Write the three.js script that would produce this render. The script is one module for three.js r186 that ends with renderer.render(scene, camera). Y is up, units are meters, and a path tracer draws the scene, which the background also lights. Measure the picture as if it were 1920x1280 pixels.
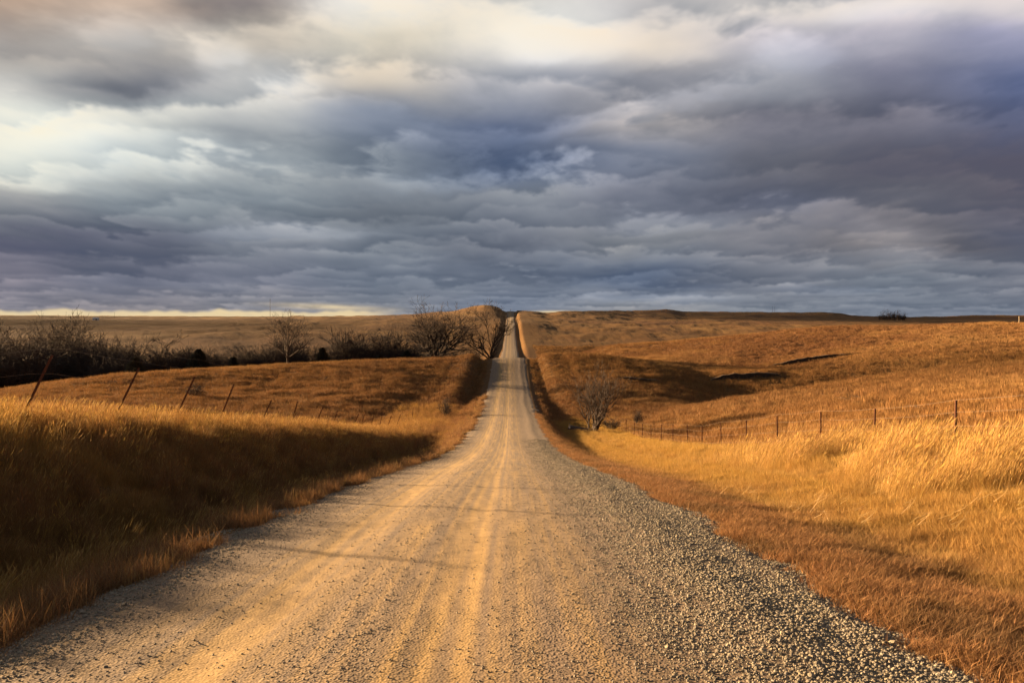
import * as THREE from 'three';
import { mergeGeometries } from 'three/addons/utils/BufferGeometryUtils.js';

// ------------------------------------------------------------------ camera, sky, sun, exposure
const F = 1450, CX = 958, HY = 600, EYE = 1.85;       // focal length and eye level in photo pixels, eye height in metres
const scene = new THREE.Scene();
const camera = new THREE.PerspectiveCamera(2 * Math.atan(640 / F) * 180 / Math.PI, 1920 / 1280, 0.1, 12000);
camera.position.set(0, EYE, 0);
camera.setViewOffset(1920, 1280, 2, 40, 1920, 1280);
scene.add(camera);
const renderer = new THREE.WebGLRenderer({ antialias: true });
renderer.toneMapping = THREE.LinearToneMapping;
renderer.toneMappingExposure = 5.3;
renderer.shadowMap.enabled = true;
const SUN_AZ = -61.5 * Math.PI / 180, SUN_EL = 8.8 * Math.PI / 180;   // to the left of the road, low
const sunDir = new THREE.Vector3(Math.sin(SUN_AZ) * Math.cos(SUN_EL), Math.sin(SUN_EL), -Math.cos(SUN_AZ) * Math.cos(SUN_EL));
const sun = new THREE.DirectionalLight(new THREE.Color().setRGB(1, 0.66, 0.34), 5);
sun.target.position.set(0, -5, -60); sun.position.copy(sunDir).multiplyScalar(400).add(sun.target.position);
sun.castShadow = true; sun.shadow.radius = 2.0; sun.shadow.mapSize.set(4096, 4096);
Object.assign(sun.shadow.camera, { left: -220, right: 220, top: 120, bottom: -120, near: 1, far: 900 });
scene.add(sun, sun.target);

// ------------------------------------------------------------------ helpers
function rng(seed) { let s = seed >>> 0; return () => { s = (s + 0x6D2B79F5) | 0; let t = Math.imul(s ^ (s >>> 15), 1 | s); t = (t + Math.imul(t ^ (t >>> 7), 61 | t)) ^ t; return ((t ^ (t >>> 14)) >>> 0) / 4294967296; }; }
const PERM = new Uint8Array(512), GRAD = new Float32Array(512);
{ const r = rng(7); const p = [...Array(256).keys()]; for (let i = 255; i > 0; i--) { const j = Math.floor(r() * (i + 1)); [p[i], p[j]] = [p[j], p[i]]; } for (let i = 0; i < 512; i++) PERM[i] = p[i & 255]; for (let i = 0; i < 256; i++) { const a = r() * 6.2832; GRAD[2 * i] = Math.cos(a); GRAD[2 * i + 1] = Math.sin(a); } }
function noise(x, y, wrap = 0) {                        // gradient noise, about -1 to 1; wrap = whole period
  const xi = Math.floor(x), yi = Math.floor(y), fx = x - xi, fy = y - yi;
  let x0 = xi, x1 = xi + 1, y0 = yi, y1 = yi + 1;
  if (wrap) { x0 = ((x0 % wrap) + wrap) % wrap; x1 = ((x1 % wrap) + wrap) % wrap; y0 = ((y0 % wrap) + wrap) % wrap; y1 = ((y1 % wrap) + wrap) % wrap; }
  x0 &= 255; x1 &= 255; y0 &= 255; y1 &= 255;
  const u = fx * fx * fx * (fx * (fx * 6 - 15) + 10), v = fy * fy * fy * (fy * (fy * 6 - 15) + 10);
  const g = (a, b, dx, dy) => { const h = PERM[PERM[a] + b] * 2; return GRAD[h] * dx + GRAD[h + 1] * dy; };
  const a = g(x0, y0, fx, fy), b = g(x1, y0, fx - 1, fy), c = g(x0, y1, fx, fy - 1), d = g(x1, y1, fx - 1, fy - 1);
  return 1.5 * (a + u * (b - a) + v * (c - a + u * (a - b - c + d)));
}
function fbm(x, y, oct, gain = 0.5) { let s = 0, a = 1, t = 0; for (let i = 0; i < oct; i++) { s += a * noise(x + i * 17.3, y - i * 9.1); t += a; a *= gain; x *= 2.03; y *= 2.03; } return s / t; }
const clamp = (x, a, b) => x < a ? a : x > b ? b : x, lerp = (a, b, t) => a + (b - a) * t;
const smooth = (a, b, x) => { const t = clamp((x - a) / (b - a), 0, 1); return t * t * (3 - 2 * t); };
function pchip(xs, ys) {                                // monotone cubic through points
  const n = xs.length, h = [], dl = [], m = new Array(n).fill(0);
  for (let i = 0; i < n - 1; i++) { h[i] = xs[i + 1] - xs[i]; dl[i] = (ys[i + 1] - ys[i]) / h[i]; }
  m[0] = dl[0]; m[n - 1] = dl[n - 2];
  for (let i = 1; i < n - 1; i++) if (dl[i - 1] * dl[i] > 0) { const w1 = 2 * h[i] + h[i - 1], w2 = h[i] + 2 * h[i - 1]; m[i] = (w1 + w2) / (w1 / dl[i - 1] + w2 / dl[i]); }
  return (x) => {
    if (x <= xs[0]) return ys[0] + m[0] * 0; if (x >= xs[n - 1]) return ys[n - 1];
    let i = 0, j = n - 1; while (j - i > 1) { const k = (i + j) >> 1; if (xs[k] <= x) i = k; else j = k; }
    const t = (x - xs[i]) / h[i], t2 = t * t, t3 = t2 * t;
    return (2 * t3 - 3 * t2 + 1) * ys[i] + (t3 - 2 * t2 + t) * h[i] * m[i] + (-2 * t3 + 3 * t2) * ys[i + 1] + (t3 - t2) * h[i] * m[i + 1];
  };
}
const curve = (pts) => pchip(pts.map((p) => p[0]), pts.map((p) => p[1]));
const srgb = (c) => { c /= 255; return c <= 0.04045 ? c / 12.92 : Math.pow((c + 0.055) / 1.055, 2.4); };

// ------------------------------------------------------------------ the sky: broken stratocumulus, computed
{
  const W = 4096, H = 2048, data = new Float32Array(W * H * 4);
  const gx = [0, 240, 480, 720, 960, 1200, 1440, 1680, 1920], gy = [0, 75, 150, 225, 300, 375, 450, 525, 585];
  const G = [
    [[160, 140, 128], [188, 168, 155], [140, 132, 134], [226, 221, 216], [212, 206, 200], [196, 190, 190], [204, 197, 195], [204, 198, 200], [206, 198, 202]],
    [[164, 158, 156], [186, 180, 177], [192, 182, 172], [196, 188, 176], [234, 228, 220], [214, 203, 194], [168, 166, 178], [172, 168, 182], [146, 147, 174]],
    [[196, 191, 186], [150, 150, 158], [192, 190, 190], [182, 174, 166], [176, 175, 182], [158, 157, 166], [168, 168, 178], [128, 128, 148], [104, 113, 148]],
    [[228, 225, 214], [197, 198, 196], [162, 165, 170], [130, 138, 156], [112, 122, 148], [152, 148, 152], [112, 112, 126], [106, 106, 122], [84, 90, 118]],
    [[216, 216, 208], [186, 190, 190], [160, 165, 170], [132, 140, 152], [90, 103, 130], [118, 124, 142], [108, 109, 122], [92, 91, 106], [84, 82, 98]],
    [[132, 135, 142], [136, 143, 152], [130, 138, 148], [114, 120, 131], [118, 124, 137], [112, 116, 132], [94, 97, 113], [94, 95, 108], [88, 87, 101]],
    [[100, 101, 120], [97, 101, 118], [124, 129, 141], [114, 121, 134], [110, 115, 129], [124, 127, 136], [114, 115, 126], [124, 119, 123], [86, 89, 106]],
    [[118, 116, 131], [110, 113, 130], [114, 118, 134], [107, 115, 131], [104, 112, 129], [96, 108, 131], [114, 118, 131], [110, 117, 131], [108, 112, 126]],
    [[126, 124, 136], [132, 128, 136], [128, 128, 138], [122, 126, 138], [112, 121, 140], [134, 136, 144], [120, 126, 139], [114, 121, 136], [108, 115, 131]]];
  const GL = G.map((r) => r.map((c) => c.map(srgb)));
  const mir = (x, n) => { x = Math.abs(x) % (2 * n); return x > n ? 2 * n - x : x; };
  const look = (px, py, out) => {
    const u = mir(px, 1920) / 240, yy = mir(py, 585); let j = 0; while (j < 7 && yy > gy[j + 1]) j++;
    let v = clamp((yy - gy[j]) / (gy[j + 1] - gy[j]), 0, 1); const i = Math.min(7, Math.floor(u)); let t = u - i; t = t * t * (3 - 2 * t); v = v * v * (3 - 2 * v);
    for (let k = 0; k < 3; k++) out[k] = lerp(lerp(GL[j][i][k], GL[j][i + 1][k], t), lerp(GL[j + 1][i][k], GL[j + 1][i + 1][k], t), v);
  };
  // single cloud masses: x, y, half width, half height, tilt, how much brighter (or darker), how much bluer
  const MASS = [[1075, 60, 85, 60, 0, 0.38, 0], [1000, 95, 55, 25, 0, 0.35, 0], [700, 20, 80, 35, 0, 0.3, 0], [640, 75, 60, 45, 0.3, 0.16, 0], [405, 97, 50, 22, 0, 0.38, 0], [215, 60, 45, 30, 0, 0.2, 0], [130, 250, 80, 25, 0, 0.2, 0], [20, 205, 90, 60, 0, 0.3, 0], [545, 167, 50, 18, 0, 0.28, 0], [1490, 105, 70, 30, 0, 0.3, 0], [1660, 22, 90, 20, 0, 0.25, 0], [1170, 205, 150, 17, -0.24, 0.26, 0], [1090, 335, 80, 25, 0, 0.16, 0], [1270, 418, 110, 16, 0, 0.28, 0], [1680, 440, 70, 24, 0.1, 0.34, 0], [1500, 392, 110, 22, 0.08, 0.22, 0], [860, 335, 140, 15, 0.03, 0.22, 0], [330, 290, 170, 28, 0.1, 0.2, 0], [100, 305, 130, 36, 0, 0.2, 0], [1730, 480, 90, 12, 0, 0.25, 0], [520, 440, 150, 12, 0, 0.22, 0], [1560, 540, 120, 8, 0, 0.22, 0], [1230, 560, 120, 8, 0, 0.34, 0],
    [240, 118, 85, 42, 0.1, -0.42, 0.3], [460, 14, 120, 25, 0.1, -0.32, 0], [150, 168, 80, 26, 0, -0.28, 0.3], [60, 92, 70, 60, 0, -0.15, 0], [950, 185, 150, 38, 0, -0.25, 0.7], [1215, 152, 130, 20, -0.24, -0.26, 0.3], [780, 292, 170, 30, 0.03, -0.36, 0.8], [1500, 178, 180, 45, 0.05, -0.25, 0.2], [1850, 125, 100, 60, 0, -0.2, 0.5], [1700, 315, 240, 45, 0.05, -0.22, 0], [1400, 335, 170, 36, 0, -0.16, 0.2], [120, 450, 220, 55, 0, -0.22, 0.4], [340, 490, 170, 24, 0, -0.15, 0.3], [1200, 515, 170, 15, 0, -0.3, 0.7], [830, 455, 180, 15, 0, -0.16, 0.3], [640, 395, 200, 14, 0, -0.16, 0.2], [1850, 470, 110, 22, 0, -0.25, 0.2], [520, 262, 110, 14, 0.1, -0.16, 0.3]];
  const c = [0, 0, 0], EXPO = renderer.toneMappingExposure;
  for (let y = 0; y < H; y++) {
    const el = ((y + 0.5) / H - 0.5) * Math.PI, sy = Math.sin(el), cy = Math.cos(el);
    for (let x = 0; x < W; x++) {
      const o = (y * W + x) * 4; data[o + 3] = 1;
      if (el < -0.01) { data[o] = 0.10 / EXPO; data[o + 1] = 0.085 / EXPO; data[o + 2] = 0.07 / EXPO; continue; }
      const az = ((x + 0.5) / W - 0.5) * 2 * Math.PI, dx = Math.cos(az) * cy, dz = Math.sin(az) * cy;
      const phi = Math.atan2(dx, -dz), ap = Math.abs(phi);
      const tx = ap < 0.7 ? Math.tan(ap) : Math.tan(0.7) + (ap - 0.7) * 1.1, s = Math.sign(phi);
      const px = CX + F * s * tx, py = HY - F * Math.tan(Math.min(el, 1.2)) / Math.cos(Math.min(ap, 0.7));
      const ga = Math.acos(clamp(dx * sunDir.x + sy * sunDir.y + dz * sunDir.z, -1, 1));
      const h = Math.max(0, HY - py), P = 1.3 * (px - CX) / (h + 150), Q = 3.5 * Math.log(h + 26);   // the deck in perspective: rolls crowd towards the horizon
      const far = smooth(260, 40, h), top = smooth(250, 480, h);
      const w1 = fbm(P * 0.8 + 3, Q * 0.55 + 11, 4), w2 = fbm(P * 0.9 - 21, Q * 0.6 + 4, 4), f1 = fbm(P * 3.4 + 0.7 * w2 + 90, Q * 2.0 + 0.7 * w1, 5, 0.58), f2 = fbm(P * 10 + w2, Q * 5.5 + w1 + 30, 3, 0.55);
      look(px + 55 * w1 + 18 * f1, py + (42 * w2 + 14 * f1) * (1 - 0.6 * far), c);
      const out = smooth(0.60, 0.95, ap) + (el > 0.40 ? smooth(0.40, 0.75, el) : 0);  // round the frame the deck goes on, brighter towards the sun
      if (out > 0) { const t = Math.min(1, out), L = 0.125 + 0.34 * Math.exp(-ga * ga / 0.30) + 0.05 * smooth(0.1, 0.6, el); c[0] = lerp(c[0], L * 1.0, t); c[1] = lerp(c[1], L * 0.99, t); c[2] = lerp(c[2], L * 1.1, t); }
      if (ap < 0.75 && el < 0.5) {
        const mx = px + 50 * w1 + 34 * f1 + 10 * f2, my = py + (34 * w2 + 22 * f1 + 8 * f2) * (1 - 0.6 * far); let g = 0, bl = 0;
        for (const b of MASS) { const ex = (mx - b[0]) / b[2], ey = (my - b[1] - (mx - b[0]) * b[4]) / b[3], t = ex * ex + ey * ey; if (t < 5) { const v = Math.exp(-t * t * 0.35) ; g += v * b[5]; bl += v * b[6]; } }
        const k = Math.exp(0.85 * clamp(g, -0.6, 0.42)); c[0] *= k * (1 - 0.08 * bl); c[1] *= k * (1 - 0.03 * bl); c[2] *= k * (1 + 0.05 * bl);
      }
      // each roll has a crisp bright crest and greys towards its base, where the next one begins
      const roll = (ph, soft) => { const f = ph - Math.floor(ph); return f < 1 - soft ? 0.5 - f / (1 - soft) : -0.5 + (f - 1 + soft) / soft; };
      const p1 = -Q * 0.80 + 1.1 * w1 + 0.36 * f1 + 0.07 * f2, i1 = Math.floor(p1), b1 = roll(p1 + 0.08 * noise(P * 3 + i1 * 7.7, i1 * 3.1), 0.15 + 0.08 * top);
      const p2 = -Q * 1.9 + 1.5 * w2 + 0.55 * f1 + 0.10 * f2, b2 = roll(p2 + 0.1 * noise(P * 5 + Math.floor(p2) * 5.3, 2), 0.24);
      const a1 = smooth(-0.35, 0.35, noise(P * 1.1 + 40, Q * 0.5 + 9)), a2 = smooth(-0.3, 0.4, noise(P * 1.9 + 60, Q * 0.9));
      const m = 0.62 * b1 * (0.4 + 0.6 * a1) + lerp(0.22, 0.40, far) * b2 * (0.2 + 0.8 * a2) + lerp(0.34, 0.26, far) * f1 + 0.15 * f2 * (1 - 0.6 * far) + 0.24 * w2 + 0.12 + 0.5 * top * Math.max(0, 0.4 * w1 + 0.55 * f1 - 0.05);
      const k = Math.exp(0.80 * m), warm = clamp(m, -0.6, 0.6);
      c[0] *= k * 0.985 * (1 + 0.15 * warm); c[1] *= k * 1.012 * (1 + 0.02 * warm); c[2] *= k * (1 - 0.14 * warm);
      { const t = (c[0] + c[1] + c[2]) / 3; if (t < 0.15) { const kk = (0.082 + 0.068 * Math.exp((t - 0.15) / 0.068)) / t; c[0] *= kk; c[1] *= kk; c[2] *= kk; } }
      // clear strip under the deck, over the horizon towards the sun
      const st = (1 - smooth(0.0085, 0.0125, el - 0.004 * noise(px * 0.013, 3) - 0.0016 * noise(px * 0.05, 8))) * smooth(760, 660, px);
      const lens = Math.exp(-Math.pow((px - 640 - (HY - py - 22) * -9) / 75, 2)) * Math.exp(-Math.pow((HY - py - 24) / 7, 2)) * (0.7 + 0.5 * f1);
      const gap = Math.exp(-Math.pow((px - 1040) / 42, 2)) * (1 - smooth(0.0095, 0.0135, el));
      const g = clamp(st * (0.85 + 0.3 * f1) + 0.75 * lens + gap, 0, 1);
      c[0] = lerp(c[0], 1.0, g); c[1] = lerp(c[1], 0.78, g); c[2] = lerp(c[2], 0.44, g);
      const glow = 0.35 * Math.exp(-ga * ga / 0.05); c[0] += glow; c[1] += glow * 0.85; c[2] += glow * 0.62;
      { const t = Math.max(c[0], c[1], c[2]); if (t > 0.6) { const k = (0.6 + 0.36 * (1 - Math.exp(-(t - 0.6) / 0.36))) / t; c[0] *= k; c[1] *= k; c[2] *= k; } }
      data[o] = c[0] / EXPO; data[o + 1] = c[1] / EXPO; data[o + 2] = c[2] / EXPO;
    }
  }
  const sky = new THREE.DataTexture(data, W, H, THREE.RGBAFormat, THREE.FloatType);
  sky.mapping = THREE.EquirectangularReflectionMapping; sky.magFilter = THREE.LinearFilter; sky.minFilter = THREE.LinearFilter; sky.needsUpdate = true;
  scene.background = sky; scene.environment = sky;
}

// ------------------------------------------------------------------ the lie of the land (d = metres ahead, heights against the eye)
const toE = (d, y) => -(y - HY) / F * d;
const roadE = curve([[-400, -0.9], [-60, -1.2], [-15, -1.6], [0, -1.85], [4.9, -2.31], [10.6, -2.93], [19.7, -4.1], [28, -5.3], [37.6, -6.72], [55, -8.8], [77, -10.6], [95, -11.5], [110, -11.8], [126, -11.75], [140, -11.2], [152, -10.3], [162, -9.25], [168, -8.72], [173, -8.52], [178, -8.75], [186, -9.7], [200, -12.2], [225, -15.6], [255, -17.4], [290, -17.6], [340, -16.1], [414, -15.2], [480, -13.2], [560, -8.9], [615, -4.5], [640, -3.3], [680, -2.6], [740, -0.6], [860, 5.2], [940, 9.4], [985, 11.2], [1030, 10.4], [1150, 2], [1500, -10], [6000, -40]]);
const skyline = curve([[-400, 593], [0, 592], [240, 593], [480, 594], [640, 593.5], [760, 590], [840, 584.5], [880, 577.5], [908, 572], [930, 575], [948, 581.5], [965, 583.5], [992, 585], [1030, 588], [1052, 585], [1180, 583.5], [1225, 582.5], [1250, 581], [1288, 584.5], [1450, 586], [1560, 586.5], [1597, 591.5], [1700, 594.5], [1770, 594], [1830, 591.5], [1920, 592], [2400, 593]]);
const D0 = [90, 105, 120, 145, 172, 192, 240, 290, 365, 460, 600, 750, 985, 5000];
const mid = D0.map((d) => [d, HY - roadE(d) * F / d]);
const COLS = [
  [0, [[19, 790], [40, 788], [70, 778], [95, 751], [113, 735], [140, 745], [190, 745], [250, 712], [330, 672], [500, 630], [800, 606], [1200, 598], [1800, 592], [5000, 605]]],
  [240, [[24, 800], [50, 802], [80, 774], [110, 735], [130, 706], [160, 722], [210, 735], [270, 700], [350, 658], [500, 626], [800, 606], [1200, 598], [1800, 593], [5000, 605]]],
  [480, [[36.4, 812], [60, 815], [85, 788], [118, 735], [150, 690], [180, 707], [225, 727], [280, 700], [360, 656], [500, 627], [750, 606], [1000, 598], [1500, 594], [5000, 605]]],
  [700, [[67, 822], [80, 812], [95, 788], [125, 728], [165, 678], [190, 698], [235, 722], [290, 698], [365, 660], [500, 627], [700, 606], [900, 596], [1150, 590], [5000, 605]]],
  [870, [[90, 792], [105, 770], [120, 747], [145, 706], [171, 673], [192, 688], [240, 718], [290, 697], [365, 670], [460, 645], [600, 618], [760, 599], [1000, 579], [5000, 606]]],
  [925, [[90, 788], [105, 766], [120, 745], [145, 708], [172, 674], [192, 684], [240, 712], [290, 693], [365, 669], [460, 643], [600, 616], [760, 598], [1000, 575], [5000, 606]]],
  [958, mid],
  [990, [[88, 795], [104, 772], [120, 748], [145, 708], [172, 674], [194, 682], [240, 700], [290, 690], [365, 667], [460, 643], [600, 613], [760, 600], [985, 585], [5000, 606]]],
  [1050, [[80, 815], [96, 795], [115, 757], [145, 702], [172, 674], [200, 668], [240, 667], [300, 656], [350, 672], [440, 647], [580, 618], [760, 602], [985, 588], [5000, 606]]],
  [1200, [[72, 828], [86, 810], [100, 783], [125, 747], [165, 690], [200, 676], [240, 667], [300, 645], [360, 664], [450, 640], [620, 614], [850, 600], [1300, 583], [5000, 606]]],
  [1400, [[39.4, 862], [60, 842], [95, 751], [122, 768], [160, 706], [190, 684], [225, 652], [275, 626], [340, 650], [500, 628], [700, 608], [1000, 597], [1500, 584], [5000, 606]]],
  [1600, [[27, 848], [48, 832], [103, 717], [130, 750], [165, 683], [190, 660], [220, 636], [262, 613], [330, 640], [500, 622], [750, 606], [1050, 599], [1500, 590], [5000, 606]]],
  [1800, [[20.7, 836], [45, 816], [108, 691], [132, 715], [165, 661], [185, 642], [212, 622], [252, 609], [330, 640], [500, 625], [800, 607], [1100, 601], [1500, 594], [5000, 606]]],
  [1920, [[18, 836], [42, 806], [113, 681], [138, 697], [165, 655], [185, 636], [212, 619], [250, 608], [330, 640], [500, 625], [800, 607], [1100, 601], [1500, 593], [5000, 606]]]];
const AMAX = 0.66, NA = 420, ND = 520, LD0 = Math.log(10), LD1 = Math.log(5500);
const GRID = new Float32Array((NA + 1) * (ND + 1));
{
  const xs = COLS.map((c) => c[0]), dS = [], yS = [];
  for (let r = 0; r < 14; r++) { dS.push(pchip(xs, COLS.map((c) => c[1][r][0]))); yS.push(pchip(xs, COLS.map((c) => c[1][r][1]))); }
  for (let i = 0; i <= NA; i++) {
    const a = -AMAX + 2 * AMAX * i / NA, x = CX + F * a, d = [], e = [];
    for (let r = 0; r < 14; r++) { d.push(dS[r](x)); e.push(toE(d[r], r === 12 ? skyline(x) : yS[r](x))); }
    const f = pchip(d, e);
    for (let j = 0; j <= ND; j++) GRID[i * (ND + 1) + j] = f(Math.exp(LD0 + (LD1 - LD0) * j / ND));
  }
}
function farE(X, d) {
  if (d < Math.abs(X) / AMAX) d = Math.abs(X) / AMAX;      // beside and behind: the land runs on along the road
  const u = clamp((X / d + AMAX) / (2 * AMAX) * NA, 0, NA - 1e-4), v = clamp((Math.log(Math.max(d, 10)) - LD0) / (LD1 - LD0) * ND, 0, ND - 1e-4);
  const i = Math.floor(u), j = Math.floor(v), s = u - i, t = v - j, o = i * (ND + 1) + j;
  return lerp(lerp(GRID[o], GRID[o + 1], t), lerp(GRID[o + ND + 1], GRID[o + ND + 2], t), s);
}
const ditchL = curve([[0, -1.0], [55, -0.85], [75, -0.5], [100, -0.6], [125, -0.9], [172, -0.75], [200, -1.6], [330, -1.4], [400, -0.9], [1000, -0.7]]);
const bankL = curve([[0, 1.25], [19, 1.3], [40, 1.4], [52, 0.95], [60, 0.5], [75, -0.35], [95, -0.75], [108, -0.5], [122, 0.35], [145, 0.95], [172, 0.75], [188, 0.5], [215, -1.2], [300, -1.4], [350, -0.2], [420, 0.5], [1000, 0.5]]);
const bankXL = curve([[0, 10.2], [45, 10.4], [75, 11], [110, 9.5], [150, 8.6], [1000, 8.5]]);
const ditchR = curve([[0, -0.32], [30, -0.4], [60, -0.75], [95, -1.2], [125, -0.9], [150, -0.6], [172, -0.5], [215, -1.6], [330, -1.2], [400, -1.0], [1000, -0.8]]);
const bankR = curve([[0, 0.5], [21, 0.5], [35, 0.35], [52, -0.05], [75, -1.0], [95, -1.5], [112, -0.6], [128, 0.5], [145, 0.7], [172, 1.0], [190, 0.6], [225, -1.2], [330, -0.8], [390, 1.0], [450, 1.6], [900, 1.6], [1000, 1.0]]);
const bankXR = curve([[0, 11.5], [75, 11.5], [110, 10.0], [172, 8.2], [1000, 8.6]]);
function landE(X, d) {                                     // without the small lumps
  const L = X < 0, ax = L ? -(X + 0.42) : X + 0.42;        // from the road's middle line
  const bx = (L ? bankXL(d) : bankXR(d)), w = smooth(bx - 0.5, bx + (L ? (d > 100 ? 6 : 8) : lerp(8, 34, smooth(90, 130, d))), ax);
  let e = 0;
  if (w < 1) {
    const di = L ? ditchL(d) : ditchR(d), b = L ? bankL(d) : bankR(d), dx = 6.1;
    let c;
    if (ax < 3.6) c = lerp(-0.14, -0.06, smooth(3.0, 3.5, ax)); else if (ax < dx) c = lerp(-0.06, di, smooth(3.5, dx + 0.3, ax)); else if (L && d < 100) c = lerp(di, b, 1 - Math.pow(1 - clamp((ax - dx) / (bx + 1.2 - dx), 0, 1), 2.4)); else c = lerp(di, b, smooth(dx - 0.3, bx, ax));
    e = roadE(d) + c;
  }
  return w > 0 ? lerp(e, farE(X, d), w) : e;
}
function lumps(X, d) {
  const ax = Math.abs(X + 0.42), off = smooth(3.6, 5.5, ax), r = Math.hypot(X, d);
  return off * (0.05 * noise(X * 0.9, d * 0.9) + 0.05 * noise(X * 2.3 + 9, d * 2.3)
    + smooth(8, 22, ax) * (0.22 * noise(X * 0.23 + 40, d * 0.17) + 0.13 * noise(X * 0.55, d * 0.4 + 70))
    + smooth(70, 400, r) * smooth(12, 40, ax) * (0.9 * noise(X * 0.035 + 5, d * 0.02) + 0.45 * noise(X * 0.09, d * 0.05 + 31) + smooth(300, 600, r) * (2.4 * (0.35 - Math.abs(noise(X * 0.011 + 9, d * 0.006 + 3))) + 0.8 * noise(X * 0.03, d * 0.03))));
}
const CUTS = [[1436, 1598, 180, 184, 1.35, 301], [1332, 1468, 151, 157, 1.5, 302], [1140, 1245, 138, 141, 0.7, 303]];
const cutLine = (c, t) => lerp(c[2], c[3], t) + 1.6 * noise(t * 3, c[5]) + 0.35 * noise(t * 11, c[5] + 4), cutEnv = (c, t) => Math.pow(Math.sin(Math.PI * clamp(t, 0.001, 0.999)), 0.5) * (0.9 + 0.12 * noise(t * 5, c[5] + 9));
function cuts(X, d) {                                      // ground dropping away at the washed-out banks
  let h = 0; if (d > 120 && d < 215 && X > 15) for (const c of CUTS) { const t = (CX + F * X / d - c[0]) / (c[1] - c[0]); if (t > 0 && t < 1) { const dl = d - cutLine(c, t); if (dl > -1.5) h += c[4] * cutEnv(c, t) * smooth(-0.2, 2.2, dl) * Math.exp(-Math.max(0, dl) / 11); else if (dl > -12) h -= 0; } }
  return h;
}
const H = (X, d) => landE(X, d) + lumps(X, d) + cuts(X, d) + EYE;        // height of the ground at X, d metres ahead (z = -d)

// ------------------------------------------------------------------ textures
function tileTexture(n, fn, srgbSpace) {
  const a = new Uint8Array(n * n * 4), o = [0, 0, 0];
  for (let y = 0; y < n; y++) for (let x = 0; x < n; x++) { fn(x, y, o); const k = (y * n + x) * 4; a[k] = clamp(o[0], 0, 255); a[k + 1] = clamp(o[1], 0, 255); a[k + 2] = clamp(o[2], 0, 255); a[k + 3] = 255; }
  const t = new THREE.DataTexture(a, n, n); t.wrapS = t.wrapT = THREE.RepeatWrapping; t.magFilter = THREE.LinearFilter; t.minFilter = THREE.LinearMipmapLinearFilter; t.generateMipmaps = true;
  if (srgbSpace) t.colorSpace = THREE.SRGBColorSpace; t.needsUpdate = true; return t;
}
const wn = (x, y, n, cells, seed = 0) => noise(x / n * cells + 0.37, y / n * cells + 0.61 + seed * 0, cells);
const thatch = tileTexture(1024, (x, y, o) => {
  const a = wn(x, y, 1024, 128), b = wn(x, y, 1024, 32), c = wn(x, y, 1024, 8), f = wn(x, y, 1024, 250);
  const v = 205 + 34 * a + 22 * b + 10 * c + 28 * f; o[0] = v; o[1] = v * (0.985 + 0.02 * b); o[2] = v * (0.96 + 0.05 * a);
}, true);
thatch.repeat.set(1, 1);
const thatchBump = tileTexture(1024, (x, y, o) => { o[0] = o[1] = o[2] = 128 + 60 * wn(x, y, 1024, 128) + 34 * wn(x, y, 1024, 32) + 40 * wn(x, y, 1024, 250); });

// ------------------------------------------------------------------ the ground: one sheet to the horizon
const geoFrom = (pos, idx, col, uv) => { const g = new THREE.BufferGeometry(); g.setAttribute('position', new THREE.BufferAttribute(new Float32Array(pos), 3)); if (col) g.setAttribute('color', new THREE.BufferAttribute(new Float32Array(col), 3)); if (uv) g.setAttribute('uv', new THREE.BufferAttribute(new Float32Array(uv), 2)); if (idx) g.setIndex(idx); g.computeVertexNormals(); return g; };
const shadows = (o) => { o.traverse((m) => { if (m.isMesh) { m.castShadow = true; m.receiveShadow = true; } }); return o; };
function tag(o, label, category, group, kind) { o.userData.label = label; o.userData.category = category; if (group) o.userData.group = group; if (kind) o.userData.kind = kind; return shadows(o); }
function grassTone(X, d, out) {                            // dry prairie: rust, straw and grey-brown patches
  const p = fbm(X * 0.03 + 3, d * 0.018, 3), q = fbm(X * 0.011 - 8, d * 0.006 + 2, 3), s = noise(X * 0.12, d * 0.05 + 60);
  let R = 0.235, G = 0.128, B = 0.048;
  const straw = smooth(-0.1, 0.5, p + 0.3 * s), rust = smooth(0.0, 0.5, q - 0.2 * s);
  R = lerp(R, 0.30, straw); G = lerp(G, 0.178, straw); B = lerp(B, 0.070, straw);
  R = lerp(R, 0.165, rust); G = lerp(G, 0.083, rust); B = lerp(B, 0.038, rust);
  const redBrown = smooth(-0.05, 0.4, fbm(X * 0.0045 + 12, d * 0.0045, 4) + 0.15 * p);   // broad patches, darker and redder, set by noise
  R = lerp(R, 0.185, 0.7 * redBrown); G = lerp(G, 0.098, 0.7 * redBrown); B = lerp(B, 0.045, 0.7 * redBrown);
  out[0] = R; out[1] = G; out[2] = B; return out;
}
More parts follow.
